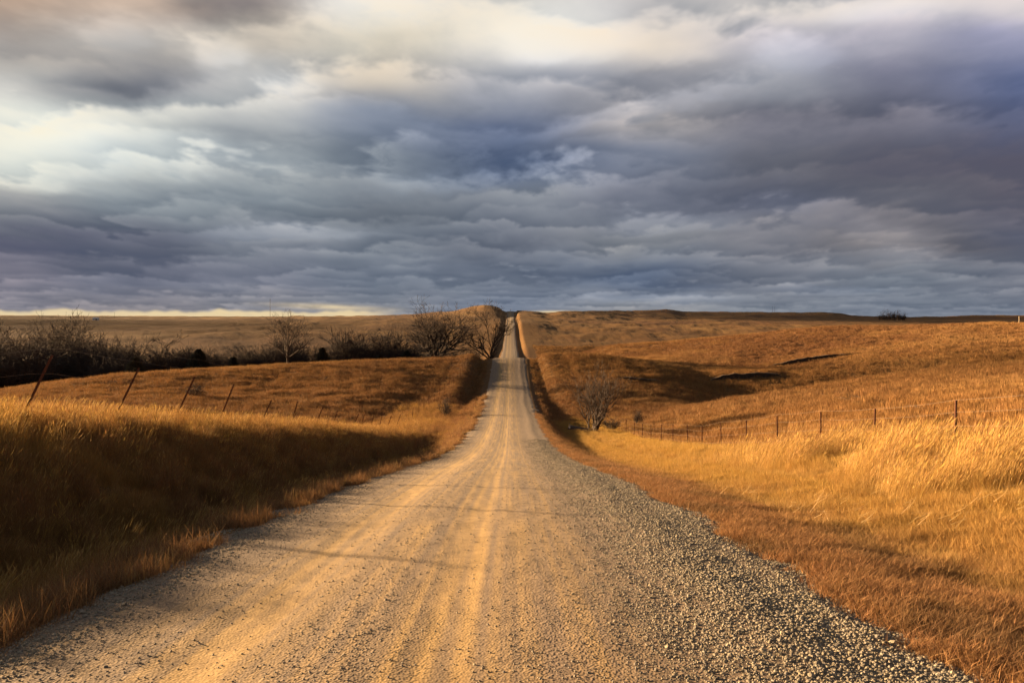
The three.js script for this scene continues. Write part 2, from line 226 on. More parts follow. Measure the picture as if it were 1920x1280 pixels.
{
  const th = []; const A = 37 * Math.PI / 180, NF = 620;
  for (let i = 0; i <= NF; i++) th.push(-A + 2 * A * i / NF);
  const NB = 150; for (let i = 1; i < NB; i++) th.push(A + (2 * Math.PI - 2 * A) * i / NB);
  const rr = [0.6]; while (rr[rr.length - 1] < 6500) rr.push(rr[rr.length - 1] * 1.0172 + 0.004);
  const nt = th.length, nr = rr.length, pos = new Float32Array((nt * nr + 1) * 3), col = new Float32Array((nt * nr + 1) * 3), uv = new Float32Array((nt * nr + 1) * 2), idx = [], c = [0, 0, 0];
  let k = 0;
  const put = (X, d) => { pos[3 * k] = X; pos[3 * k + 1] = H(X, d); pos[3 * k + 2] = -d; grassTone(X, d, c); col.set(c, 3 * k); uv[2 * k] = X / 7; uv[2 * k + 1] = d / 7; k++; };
  for (let j = 0; j < nr; j++) for (let i = 0; i < nt; i++) put(rr[j] * Math.sin(th[i]), rr[j] * Math.cos(th[i]));
  put(0, 0);
  for (let j = 0; j < nr - 1; j++) for (let i = 0; i < nt; i++) { const a = j * nt + i, b = j * nt + (i + 1) % nt; idx.push(a, b, a + nt, b, b + nt, a + nt); }
  for (let i = 0; i < nt; i++) idx.push(nt * nr, (i + 1) % nt, i);
  const g = new THREE.BufferGeometry(); g.setAttribute('position', new THREE.BufferAttribute(pos, 3)); g.setAttribute('color', new THREE.BufferAttribute(col, 3)); g.setAttribute('uv', new THREE.BufferAttribute(uv, 2)); g.setIndex(idx); g.computeVertexNormals();
  const m = new THREE.MeshStandardMaterial({ vertexColors: true, map: thatch, bumpMap: thatchBump, bumpScale: 0.12, roughness: 1 });
  m.specularIntensity = 0.2;
  const ground = new THREE.Mesh(g, m); ground.name = 'ground'; ground.userData.kind = 'structure'; scene.add(shadows(ground));
}

// ------------------------------------------------------------------ the gravel road
const roadTop = (X, d) => {                                // crown, worn wheel tracks and the loose windrow on the right
  const c = X + 0.42, track = (m, w) => Math.exp(-Math.pow((X - m) / w, 2));
  const wob = 0.12 * noise(d * 0.05, 4) + 0.05 * noise(d * 0.3, 9);
  let h = 0.05 - 0.006 * c * c - 0.018 * (track(-2.0 + wob, 0.32) + track(-0.45 + wob, 0.3)) + 0.05 * track(1.95 + wob * 1.5, 0.42) * (0.7 + 0.5 * noise(d * 0.4, 1)) + 0.02 * track(-3.3, 0.4);
  h += 0.008 * noise(X * 3, d * 2.2) + 0.006 * noise(X * 7, d * 1.2 + 5);
  const edge = Math.max(0, Math.abs(c) - 3.25 - 0.25 * noise(d * 0.35, X > 0 ? 20 : 33) - 0.12 * noise(d * 1.7, X > 0 ? 60 : 73));
  return h - 0.13 * edge - 0.4 * Math.max(0, Math.abs(c) - 4.0);
};
const rightEdge = (d) => 2.83 + 0.25 * noise(d * 0.35, 20) + 0.12 * noise(d * 1.7, 60), leftEdge = (d) => -3.67 - 0.25 * noise(d * 0.35, 33) - 0.12 * noise(d * 1.7, 73);
const RH = (X, d) => roadE(d) + EYE + roadTop(X, d);
{
  const N = 2048;
  // fines packed pale into the wheel tracks, grey stones elsewhere: 8.4 m across, 12 m along
  const map = tileTexture(N, (x, y, o) => {
    const X = -4.6 + 8.4 * x / N, f = wn(x, y, N, 500), g = wn(x, y, N, 250), h = wn(x, y, N, 64);
    const L = 0.6 * noise(x / N * 52 + 0.3, y / N * 2 + 0.7, 0) + 0.5 * noise(x / N * 110 + 0.3, y / N * 2 + 5.7, 0) , Lw = Math.min(1, y / N * 12, (N - y) / N * 12);   // streaks along the road
    const st = L * Lw;
    const line = (m, w) => Math.exp(-Math.pow((X - m) / w, 2));
    const t = Math.max(0.62 * line(-2.05, 0.45) + 0.3 * (line(-2.42, 0.05) + line(-2.2, 0.06) + line(-1.93, 0.07) + line(-1.66, 0.05)), 0.62 * line(-0.5, 0.42) + 0.3 * (line(-0.82, 0.05) + line(-0.6, 0.07) + line(-0.36, 0.06) + line(-0.1, 0.05)), 0.3 * (line(0.42, 0.06) + line(0.75, 0.07)), 0.35 * Math.exp(-Math.pow((X - 0.55) / 0.3, 2)), 0.32 * smooth(-3.2, -2.4, X) * smooth(0.9, 0.2, X));
    const fine = clamp(t + 0.62 * st * smooth(-3.9, -3.0, X) * smooth(1.4, 0.6, X) + 0.22 * Math.exp(-Math.pow((Math.abs(X + 2.28) - 0.05) / 0.022, 2)) + 0.2 * Math.exp(-Math.pow((Math.abs(X + 1.72) - 0.06) / 0.025, 2)) - 0.2 * Math.exp(-Math.pow((X + 0.93) / 0.05, 2)) + 0.10 * h, 0, 1);
    const gr = lerp(0.55, 1, smooth(0.6, 1.8, X)) * (1 - 0.4 * fine), grain = 24 * f * gr + 18 * g * gr + 8 * h;
    o[0] = lerp(114, 168, fine) + grain; o[1] = lerp(96, 137, fine) + grain; o[2] = lerp(78, 84, fine) + grain;
  }, true);
  const bump = tileTexture(N, (x, y, o) => { const X = -4.6 + 8.4 * x / N; const t = Math.max(Math.exp(-Math.pow((X + 2.05) / 0.5, 2)), Math.exp(-Math.pow((X + 0.5) / 0.5, 2))); o[0] = o[1] = o[2] = 128 + (75 * wn(x, y, N, 500) + 60 * wn(x, y, N, 250)) * (1 - 0.5 * t) + 22 * noise(x / N * 90, y / N * 2) * Math.min(1, y / N * 12, (N - y) / N * 12); });
  const xs = []; for (let X = -4.9; X <= 4.1; X += 0.09) xs.push(X);
  const ds = [-60]; while (ds[ds.length - 1] < 1100) { const d = ds[ds.length - 1]; ds.push(d + (d < 0 ? Math.max(0.12, -d * 0.1) : 0.1 + d * 0.0085)); }
  const pos = [], col = [], uv = [], idx = [];
  for (const d of ds) for (const X of xs) {
    pos.push(X, RH(X, d), -d); uv.push((X + 4.6) / 8.4, d / 12);
    const v = 0.86 + 0.14 * fbm(X * 0.35, d * 0.06, 3) + 0.07 * noise(X * 1.6, d * 0.35); col.push(v, v * 0.985, v * 0.96);
  }
  const n = xs.length; for (let j = 0; j < ds.length - 1; j++) for (let i = 0; i < n - 1; i++) { const a = j * n + i; idx.push(a, a + 1, a + n, a + 1, a + n + 1, a + n); }
  const m = new THREE.MeshStandardMaterial({ map, bumpMap: bump, bumpScale: 0.009, vertexColors: true, roughness: 0.95 });
  const road = new THREE.Mesh(geoFrom(pos, idx, col, uv), m); road.name = 'gravel_road'; road.userData.kind = 'structure'; scene.add(shadows(road));
}

// ------------------------------------------------------------------ loose stones on the road and its shoulders
const M4 = new THREE.Matrix4(), Q4 = new THREE.Quaternion(), V4 = new THREE.Vector3(), S4 = new THREE.Vector3(), E4 = new THREE.Euler(), C4 = new THREE.Color();
function stoneGeo(seed) {
  const r = rng(seed), g = new THREE.IcosahedronGeometry(1, 0), p = g.attributes.position, key = new Map();
  for (let i = 0; i < p.count; i++) { const k = [p.getX(i), p.getY(i), p.getZ(i)].map((v) => v.toFixed(2)).join(); if (!key.has(k)) key.set(k, 0.72 + 0.5 * r()); const s = key.get(k); p.setXYZ(i, p.getX(i) * s, p.getY(i) * s * 0.68, p.getZ(i) * s * 0.9); }
  g.computeVertexNormals(); return g;
}
function scatter(name, geos, mat, list, label, category) {   // list: [x, y, z, rotY, sx, sy, sz, r, g, b, tiltX, tiltZ]
  const per = geos.map(() => []); list.forEach((t, i) => per[i % geos.length].push(t));
  per.forEach((ls, v) => {
    if (!ls.length) return;
    const im = new THREE.InstancedMesh(geos[v], mat, ls.length); im.name = v ? `${name}_${String(v).padStart(3, '0')}` : name;
    ls.forEach((t, i) => { E4.set(t[10] || 0, t[3], t[11] || 0, 'YXZ'); im.setMatrixAt(i, M4.compose(V4.set(t[0], t[1], t[2]), Q4.setFromEuler(E4), S4.set(t[4], t[5], t[6]))); im.setColorAt(i, C4.setRGB(t[7], t[8], t[9])); });
    tag(im, label, category, null, 'stuff'); scene.add(im);
  });
}
{
  const r = rng(21), list = [];
  for (let i = 0; i < 1400000 && list.length < 210000; i++) {
    const d = 3.9 * Math.pow(60 / 3.9, Math.pow(r(), 1.15)), X = -4.8 + 8.8 * r();
    const tr = Math.max(Math.exp(-Math.pow((X + 2.05) / 0.6, 2)), Math.exp(-Math.pow((X + 0.45) / 0.62, 2)));
    const pr = Math.max(smooth(0.2, 2.1, X), 0.5 * smooth(-2.7, -3.7, X), 0.03 + 0.10 * (1 - tr)) * (1 - 0.85 * smooth(rightEdge(d) + 0.1, rightEdge(d) + 0.8, X));
    if (r() > pr * (0.72 + 0.5 * noise(X * 1.3, d * 0.5))) continue;
    const big = lerp(0.72, 1.15, Math.max(smooth(0.4, 2.2, X), smooth(-2.8, -3.8, X))), s = (0.0036 + 0.0115 * Math.pow(r(), 3.2) + (r() < 0.02 ? 0.012 * r() : 0)) * big * (1 + d * 0.014);
    const onRoad = RH(X, d), y = Math.max(onRoad, H(X, d)) + s * 0.18, v = 0.11 + 0.15 * r(), w = r();
    list.push([X, y, -d, r() * 6.28, s, s, s, v * (1.1 + 0.12 * w), v * (0.97 + 0.05 * w), v * (0.80 - 0.12 * w), (r() - 0.5) * 1.2, (r() - 0.5) * 1.2]);
  }
  scatter('gravel', [1, 2, 3, 4].map(stoneGeo), new THREE.MeshStandardMaterial({ roughness: 0.9 }), list, 'loose grey gravel strewn over the road', 'gravel');
}

// ------------------------------------------------------------------ grass
function tuftGeo(seed, o) {                                 // o: n blades, h [min,max], spread, lean, wind, width, head
  const r = rng(seed), pos = [], col = [], idx = [];
  for (let b = 0; b < o.n; b++) {
    const a = r() * 6.283, rad = o.spread * Math.sqrt(r()), bx = Math.cos(a) * rad, bz = Math.sin(a) * rad, h = lerp(o.h[0], o.h[1], Math.pow(r(), o.hp || 1));
    const la = r() * 6.283, ln = o.lean * (0.25 + r()) * h, lx = Math.cos(la) * ln + o.wind * h * (0.7 + 0.6 * r()), lz = Math.sin(la) * ln - o.wind * h * 0.1;
    const fa = r() * 3.14, w = o.width * (0.6 + 0.8 * r()), wx = Math.cos(fa) * w / 2, wz = Math.sin(fa) * w / 2, cv = 0.72 + 0.5 * r(), ct = 0.94 + 0.12 * r();
    const P = (t, ws) => { const bend = t * (0.45 + 0.55 * t); return [[bx + lx * bend - wx * ws, h * t * (1 - 0.12 * t * o.lean), bz + lz * bend - wz * ws], [bx + lx * bend + wx * ws, h * t * (1 - 0.12 * t * o.lean), bz + lz * bend + wz * ws]]; };
    const k = pos.length / 3, C = (f = 1) => col.push(cv * f, cv * f * ct, cv * f * (ct - 0.03));
    const rings = o.head ? [[0, 0.8], [0.5, 0.7], [0.8, 0.55]] : [[0, 1], [0.55, 0.75]];
    for (const [t, ws] of rings) { for (const p of P(t, ws)) { pos.push(...p); C(); } }
    const tip = P(1, 0)[0]; pos.push(...tip); C();
    const n = rings.length; for (let i = 0; i < n - 1; i++) idx.push(k + 2 * i, k + 2 * i + 1, k + 2 * i + 2, k + 2 * i + 1, k + 2 * i + 3, k + 2 * i + 2);
    idx.push(k + 2 * n - 2, k + 2 * n - 1, k + 2 * n);
    if (o.head && r() < o.head) {                           // a feathery seed head: three slim leaves round the tip
      for (let q = 0; q < 3; q++) {
        const ha = r() * 6.283, hw = 0.009 + 0.006 * r(), t0 = 0.80 + 0.05 * r(), base = P(t0, 0)[0], end = P(1, 0)[0], kk = pos.length / 3;
        const mx = lerp(base[0], end[0], 0.55) + Math.cos(ha) * hw, my = lerp(base[1], end[1], 0.55), mz = lerp(base[2], end[2], 0.55) + Math.sin(ha) * hw;
        pos.push(...base, mx, my, mz, end[0] + Math.cos(ha) * 0.01, end[1] + 0.02, end[2]); C(1.12); C(1.12); C(1.12); idx.push(kk, kk + 1, kk + 2);
      }
    }
  }
  return geoFrom(pos, idx, col);
}
const grassMat = new THREE.MeshPhysicalMaterial({ vertexColors: true, roughness: 0.9, transmission: 0.33, thickness: 0, side: THREE.DoubleSide });
grassMat.specularIntensity = 0.25;
const turfGeos = [1, 2, 3].map((s) => tuftGeo(100 + s, { n: 26, h: [0.05, 0.16], spread: 0.10, lean: 0.85, wind: 0.08, width: 0.0052 }));
const midGeos = [1, 2, 3].map((s) => tuftGeo(200 + s, { n: 34, h: [0.22, 0.55], spread: 0.16, lean: 0.55, wind: 0.12, width: 0.0056 }));
const tallGeos = [1, 2, 3].map((s) => tuftGeo(300 + s, { n: 15, h: [0.6, 1.6], hp: 0.9, spread: 0.24, lean: 0.26, wind: 0.36, width: 0.0056, head: 0.8 }));
const bankGeos = [1, 2, 3].map((s) => tuftGeo(400 + s, { n: 30, h: [0.28, 0.85], spread: 0.17, lean: 0.42, wind: 0.1, width: 0.0058, head: 0.25 }));
const fieldGeos = [1, 2, 3].map((s) => tuftGeo(500 + s, { n: 26, h: [0.22, 0.62], spread: 0.42, lean: 0.4, wind: 0.2, width: 0.022 }));
const mixC = (a, b, t) => [lerp(a[0], b[0], t), lerp(a[1], b[1], t), lerp(a[2], b[2], t)];
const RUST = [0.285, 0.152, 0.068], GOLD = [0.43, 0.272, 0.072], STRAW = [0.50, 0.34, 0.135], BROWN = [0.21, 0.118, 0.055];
const vary = (c, r, k = 0.35) => { const s = 1 - k / 2 + k * r(); return [c[0] * s, c[1] * s * (0.95 + 0.1 * r()), c[2] * s * (0.9 + 0.2 * r())]; };
function put(list, X, d, s, c, r, sy = s, sink = 0.02, turn = 6.28) { list.push([X, H(X, d) - sink, -d, (r() - 0.5) * turn, s, sy, s, c[0], c[1], c[2], (r() - 0.5) * 0.15, (r() - 0.5) * 0.15]); }
{ // right verge: mown turf by the road, then longer golden grass
  const r = rng(31), turf = [], gold = [];
  while (turf.length < 62000) {
    const d = 3.6 * Math.pow(95 / 3.6, r()), e = rightEdge(d), X = e - 0.55 + 5.1 * Math.pow(r(), 0.8);
    const edge = smooth(-0.1, 0.8, X - e + 0.5 * noise(X * 1.5, d * 1.2 + 44)); if (r() > 0.025 + 1.1 * edge || r() > 0.82 + 0.5 * noise(X * 1.1, d * 1.1)) continue;
    const t = smooth(1.2, 4.2, X - e + 0.9 * noise(X * 0.8, d * 0.5)), c = vary(mixC(noise(X * 0.7, d * 0.45 + 8) > 0.25 ? BROWN : RUST, GOLD, 0.85 * t * (0.5 + 0.5 * smooth(6, 20, d))), r, 0.5), s = (0.75 + 0.6 * r()) * (1 + d * 0.012);
    put(turf, X, d, s, c, r, s * (0.8 + 0.7 * t));
  }
  while (gold.length < 70000) {
    const d = 5 * Math.pow(100 / 5, r()), e = rightEdge(d), X = e + 2.3 + 10.5 * Math.pow(r(), 0.9), q = X - e + 1.1 * noise(X * 0.35, d * 0.3);
    if (r() > smooth(1.6, 4.2, q)) continue;
    const t = smooth(2.5, 8, q), c = vary(mixC(mixC(RUST, GOLD, 0.45 + 0.55 * t), STRAW, 0.45 * smooth(0, 0.6, noise(X * 0.5, d * 0.35 + 17))), r, 0.45), cl = 0.6 + 0.75 * smooth(-0.5, 0.6, noise(X * 1.2 + 7, d * 0.9)), s = (0.45 + 0.42 * r()) * (0.66 + 0.2 * t) * cl * (1 + d * 0.006);
    put(gold, X, d, s, c, r);
  }
  scatter('verge_turf', turfGeos, grassMat, turf, 'short rust brown turf along the right edge of the gravel road', 'turf');
  scatter('golden_grass', midGeos, grassMat, gold, 'golden knee high grass on the verge right of the road', 'grass');
}
{ // tall bluestem by the right fence
  const r = rng(33), tall = [];
  while (tall.length < 7000) {
    const d = 9 * Math.pow(85 / 9, r()), X = 7.4 + 6.2 * r(), near = smooth(36, 22, d), q = noise(X * 0.45, d * 0.35 + 3);
    if (r() > (0.16 + 0.84 * near) * smooth(7.2, 9.6, X + q) * clamp(0.35 + 1.5 * q, 0.03, 1)) continue;
    const s = (0.40 + 0.40 * r() * r()) * (0.6 + 0.42 * near) * (0.85 + 0.35 * smooth(-0.2, 0.6, q)), c = vary(mixC(r() < 0.3 ? RUST : GOLD, STRAW, 0.2 + 0.6 * r()), r, 0.45);
    put(tall, X, d, s, c, r, s, 0.02, 1.7);
  }
  scatter('tall_grass', tallGeos, grassMat, tall, 'tall feathery straw coloured grass leaning in the wind by the right fence', 'grass');
  const flat = []; const r2 = rng(34);                     // stalks beaten down across the verge
  for (let k = 0; k < 45; k++) { const c0 = [[6.1, 14.2], [5.6, 12.4], [6.6, 12.2], [7.4, 12.6], [5.2, 15.5]][k % 5], X = c0[0] + (r2() - 0.5) * 1.9, d = c0[1] + (r2() - 0.5) * 1.6; const c = vary([0.42, 0.30, 0.14], r2, 0.4); flat.push([X, H(X, d) + 0.16 + 0.2 * r2(), -d, r2() < 0.7 ? -0.5 + (r2() - 0.5) * 1.2 : r2() * 6.28, 0.9, 0.55, 0.9, ...c, (r2() - 0.5) * 0.4, -1.25 + 0.5 * (r2() - 0.5)]); }
  scatter('flattened_straw', [tuftGeo(610, { n: 4, h: [0.4, 0.9], spread: 0.14, lean: 0.4, wind: 0.1, width: 0.006 })], grassMat, flat, 'pale flattened straw lying across the golden verge', 'straw');
}
{ // left ditch and bank
  const r = rng(35), bank = [], edge = [];
  while (bank.length < 80000) {
    const d = 5 * Math.pow(110 / 5, r()), X = -4.7 - 10.8 * r();
    if (X < -8 && d < -X * 0.9) continue;
    if (r() > smooth(4.5, 6.2, -X + 0.8 * noise(X * 0.6, d * 0.4))) continue;
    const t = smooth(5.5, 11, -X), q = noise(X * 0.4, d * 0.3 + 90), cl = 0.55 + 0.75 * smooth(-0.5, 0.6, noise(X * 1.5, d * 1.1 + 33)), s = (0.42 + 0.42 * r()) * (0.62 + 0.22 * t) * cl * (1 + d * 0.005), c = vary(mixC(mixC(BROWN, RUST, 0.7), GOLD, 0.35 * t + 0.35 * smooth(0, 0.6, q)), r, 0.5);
    if (cl < 0.72 && r() < 0.4) continue; put(bank, X, d, s, c, r);
  }
  while (edge.length < 13000) {
    const d = 4.5 * Math.pow(120 / 4.5, r()), e = leftEdge(d), X = e - 0.05 - 2.2 * Math.pow(r(), 1.3) + 0.5 * noise(d * 0.9, 50);
    if (r() > 0.35 + 1.0 * noise(X * 0.9, d * 0.6 + 14)) continue;
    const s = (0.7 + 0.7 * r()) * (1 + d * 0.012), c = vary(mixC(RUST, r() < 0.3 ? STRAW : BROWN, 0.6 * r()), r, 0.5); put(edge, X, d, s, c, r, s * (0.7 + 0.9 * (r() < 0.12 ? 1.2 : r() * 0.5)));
  }
  const stalk = []; const r3 = rng(36);                    // straw stems standing out of the bank
  while (stalk.length < 3600) { const d = 6 * Math.pow(90 / 6, r3()), X = -5 - 9.5 * r3(); if ((X < -8 && d < -X * 0.9) || r3() > 0.25 + 0.9 * smooth(-0.2, 0.5, noise(X * 0.8, d * 0.5 + 77))) continue; const sc = (0.30 + 0.3 * r3()) * (0.8 + 0.25 * smooth(6, 11, -X)); put(stalk, X, d, sc, vary(mixC(GOLD, STRAW, r3()), r3, 0.4), r3, sc, 0.02, 3); }
  scatter('bank_stems', tallGeos, grassMat, stalk, 'straw coloured seed stems standing out of the left bank', 'grass');
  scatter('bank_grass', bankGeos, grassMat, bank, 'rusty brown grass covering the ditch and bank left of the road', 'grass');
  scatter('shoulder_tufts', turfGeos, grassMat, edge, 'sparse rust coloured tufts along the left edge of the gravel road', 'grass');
}
const TR = [[1500, 99], [1545, 90], [1592, 79], [1642, 70], [1702, 62], [1785, 52], [1880, 44]].map(([px, d]) => [(px - CX) / F * d, d]);
function nearTrack(X, d) { if (d > 100 || d < 43 || X < 20) return false; for (let i = 0; i < TR.length - 1; i++) { const [a, b] = TR[i], [e, f] = TR[i + 1], t = clamp(((X - a) * (e - a) + (d - b) * (f - b)) / ((e - a) ** 2 + (f - b) ** 2), 0, 1), q = Math.hypot(X - a - t * (e - a), d - b - t * (f - b)); if (Math.abs(q - 0.85) < 0.55) return true; } return false; }
{ // pastures on both sides, as far as single clumps show
  const r = rng(37), field = [], c = [0, 0, 0];
  const n = 230000;
  while (field.length < n) {
    const d = 22 * Math.pow(420 / 22, Math.pow(r(), 0.85)), a = -0.72 + 1.44 * r(), X = a * d, ax = Math.abs(X + 0.42);
    if (d > 185 && X < 12) continue;                        // behind the left rise lies the creek
    const inCorr = ax < 12.5; if (ax < (d < 95 ? 12.8 : 4.6)) continue;
    const den = 0.6 + 0.6 * noise(X * 0.3, d * 0.2) ; if (r() > den || nearTrack(X, d)) continue;
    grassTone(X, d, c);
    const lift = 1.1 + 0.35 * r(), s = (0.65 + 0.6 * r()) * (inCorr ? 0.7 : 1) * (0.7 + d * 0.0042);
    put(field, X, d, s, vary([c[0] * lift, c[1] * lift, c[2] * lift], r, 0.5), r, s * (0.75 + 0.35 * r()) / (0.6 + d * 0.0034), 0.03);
  }
  const fieldMat = grassMat.clone(); fieldMat.transmission = 0.2;
  scatter('pasture_grass', fieldGeos, fieldMat, field, 'dry tawny pasture grass on the rolling hills', 'grass');
}

// ------------------------------------------------------------------ fences
const rust = new THREE.MeshStandardMaterial({ color: new THREE.Color().setRGB(0.115, 0.042, 0.022), roughness: 0.9, metalness: 0 });
const wireMat = new THREE.MeshStandardMaterial({ color: new THREE.Color().setRGB(0.22, 0.17, 0.13), roughness: 0.8, metalness: 0.2 });
function box(w, h, d, x, y, z, rx = 0, ry = 0, rz = 0) { const g = new THREE.BoxGeometry(w, h, d); g.rotateX(rx); g.rotateY(ry); g.rotateZ(rz); g.translate(x, y, z); return g; }
const tPost = (() => { const p = [box(0.036, 1.62, 0.007, 0, 0.61, 0), box(0.007, 1.615, 0.034, 0, 0.61, -0.0205)]; for (let i = 0; i < 20; i++) p.push(box(0.014, 0.012, 0.014, 0, 0.2 + i * 0.058, 0.0105)); const g = mergeGeometries(p); g.scale(1.55, 1, 1.55); return g; })();
function fence(name, label, posts, strands, group) {       // posts: [X, d, leanX, leanZ, height scale]
  const base = new THREE.Group(), [x0, d0] = posts[0], y0 = H(x0, d0); base.name = name; base.position.set(x0, y0, -d0);
  const E = new THREE.Euler(), up = new THREE.Vector3(), nodes = strands.map(() => []);
  posts.forEach(([X, d, lx, lz, sc]) => {
    const m = new THREE.Mesh(tPost, rust); m.name = 'post'; m.position.set(X - x0, H(X, d) - y0, d0 - d); m.rotation.set(lz, 0.1 * lx, -lx); m.scale.set(1, sc, 1); base.add(m);
    m.updateMatrix(); strands.forEach((h, k) => { up.set(0, h * sc, 0.022).applyMatrix4(m.matrix); nodes[k].push(up.clone()); });
  });
  nodes.forEach((ns) => {
    const pts = []; for (let i = 0; i < ns.length - 1; i++) { for (const t of [0, 0.33, 0.67]) { const p = ns[i].clone().lerp(ns[i + 1], t); p.y -= 0.09 * t * (1 - t) * 4 * 0.4; pts.push(p); } } pts.push(ns[ns.length - 1]);
    const path = new THREE.CurvePath(); for (let i = 0; i < pts.length - 1; i++) path.add(new THREE.LineCurve3(pts[i], pts[i + 1]));
    const w = new THREE.Mesh(new THREE.TubeGeometry(path, pts.length * 2, 0.0027, 4), wireMat); w.name = 'wire'; base.add(w);
  });
  tag(base, label, 'fence', group); scene.add(base); return base;
}
{
  const r = rng(51);
  const L = [[928, 0.42], [753, 0.44], [636, 0.43], [548, 0.37], [472, 0.42], [414, 0.27], [372, 0.40], [336, 0.32], [300, 0.42], [282, 0.25], [265, 0.32], [248, 0.25], [232, 0.3], [215, 0.35], [185, 0.1]].map(([p, l]) => [-12 - 0.15 * r(), 12 * F / p, l, (r() - 0.5) * 0.12, 1.12 + 0.26 * (p > 500) + 0.06 * r()]);
  L.unshift([-12.1, 14.3, 0.3, 0.05, 1.1]);
  for (let d = 99; d < 176; d += 4.7) L.push([-lerp(11.8, 9.0, smooth(99, 150, d)), d, (r() - 0.5) * 0.12, (r() - 0.5) * 0.1, 1]);
  fence('wire_fence', 'leaning rusty wire fence on the bank left of the road', L, [0.45, 0.78, 1.12, 1.3]);
  const R = [[1120], [834], [681], [581], [501], [442], [395], [359], [331], [304], [282], [263], [247], [231], [216], [203]].map(([p]) => [12, 12 * F / p, (r() - 0.5) * 0.05, (r() - 0.5) * 0.08, 1.1 + 0.06 * r()]);
  fence('wire_fence_001', 'upright red brown wire fence behind the tall grass right of the road', R, [0.4, 0.72, 1.02, 1.28]);
}

// ------------------------------------------------------------------ bare trees and brush
const barkMat = new THREE.MeshStandardMaterial({ color: new THREE.Color().setRGB(0.060, 0.043, 0.033), roughness: 1 });
const twigMat = new THREE.MeshStandardMaterial({ color: new THREE.Color().setRGB(0.062, 0.044, 0.034), roughness: 1 });
function limbMesh(segs, sides) {                            // segs: [p0, p1, r0, r1]
  const pos = [], idx = [], d = new THREE.Vector3(), u = new THREE.Vector3(), v = new THREE.Vector3();
  for (const [a, b, r0, r1] of segs) {
    d.subVectors(b, a).normalize(); u.set(Math.abs(d.y) > 0.9 ? 1 : 0, Math.abs(d.y) > 0.9 ? 0 : 1, 0).cross(d).normalize(); v.crossVectors(d, u);
    const k = pos.length / 3;
    for (let i = 0; i < sides; i++) { const c = Math.cos(i / sides * 6.2832), s = Math.sin(i / sides * 6.2832); pos.push(a.x + (u.x * c + v.x * s) * r0, a.y + (u.y * c + v.y * s) * r0, a.z + (u.z * c + v.z * s) * r0, b.x + (u.x * c + v.x * s) * r1, b.y + (u.y * c + v.y * s) * r1, b.z + (u.z * c + v.z * s) * r1); }
    for (let i = 0; i < sides; i++) { const a0 = k + 2 * i, a1 = k + 2 * ((i + 1) % sides); idx.push(a0, a1, a0 + 1, a1, a1 + 1, a0 + 1); }
  }
  return geoFrom(pos, idx);
}
function bareTree(seed, o) {                                // o: height, trunk, r, stems, spread, levels, kids, droop, extra limbs
  const r = rng(seed), tr = [], li = [], tw = [];
  const grow = (p, dir, len, rad, lev) => {
    const n = lev === 0 ? 5 : lev < 3 ? 4 : 3, out = lev === 0 ? tr : lev < 3 ? li : tw; let q = p.clone(), dd = dir.clone(), spots = [];
    for (let i = 0; i < n; i++) {
      const w = (lev === 0 ? 0.10 : 0.28) * (o.gnarl || 1); dd.add(new THREE.Vector3((r() - 0.5) * w * 2, (r() - 0.5) * w + (lev > 0 ? (o.lift ?? 0.06) : 0.06) - (lev === 1 ? (o.droop || 0) * i * 0.08 : 0), (r() - 0.5) * w * 2)).normalize();
      const e = q.clone().addScaledVector(dd, len / n), r0 = rad * (1 - 0.55 * i / n), r1 = rad * (1 - 0.55 * (i + 1) / n);
      out.push([q, e, Math.max(r0, o.tip), Math.max(r1, o.tip)]); spots.push([e, dd.clone(), r1]); q = e;
    }
    if (lev >= o.levels) return;
    const kids = o.kids[lev];
    for (let k = 0; k < kids; k++) {
      const at = lev === 0 ? spots[Math.max(o.first ?? 1, n - 1 - Math.floor(k * n * 0.62 / kids * 1.2) )] || spots[n - 1] : spots[Math.min(n - 1, Math.floor(Math.pow(r(), 0.7) * n))];
      const az = lev === 0 ? (k * 2.4 + r() * 0.8) : r() * 6.283, open = (lev === 0 ? o.spread : 0.75) * (0.65 + 0.7 * r());
      const side = new THREE.Vector3(Math.cos(az), 0, Math.sin(az)); side.addScaledVector(at[1], -side.dot(at[1])).normalize();
      const nd = at[1].clone().multiplyScalar(Math.cos(open)).addScaledVector(side, Math.sin(open)).normalize();
      grow(at[0], nd, len * (lev === 0 ? o.limb : 0.58) * (0.7 + 0.5 * r()), Math.max(at[2] * (0.62 + 0.2 * r()), o.tip), lev + 1);
    }
  };
  for (let s = 0; s < (o.stems || 1); s++) {
    const a = r() * 6.283, t = o.stems > 1 ? 0.15 + 0.6 * r() : 0; const p = new THREE.Vector3(o.stems > 1 ? Math.cos(a) * 0.25 : 0, -0.4, o.stems > 1 ? Math.sin(a) * 0.25 : 0);
    grow(p, new THREE.Vector3(Math.cos(a) * t + (o.lean || 0), 1, Math.sin(a) * t).normalize(), o.trunk * (o.stems > 1 ? 0.6 + 0.6 * r() : 1), o.r, 0);
  }
  (o.arms || []).forEach(([y, az, el, len, rad]) => grow(new THREE.Vector3(0, y, 0), new THREE.Vector3(Math.cos(az) * Math.cos(el), Math.sin(el), Math.sin(az) * Math.cos(el)), len, rad, 1));
  return { trunk: limbMesh(tr, 6), limbs: limbMesh(li, 4), twigs: limbMesh(tw, 3) };
}
const counts = {};
const named = (n) => { const k = counts[n] = (counts[n] ?? -1) + 1; return k ? `${n}_${String(k).padStart(3, '0')}` : n; };
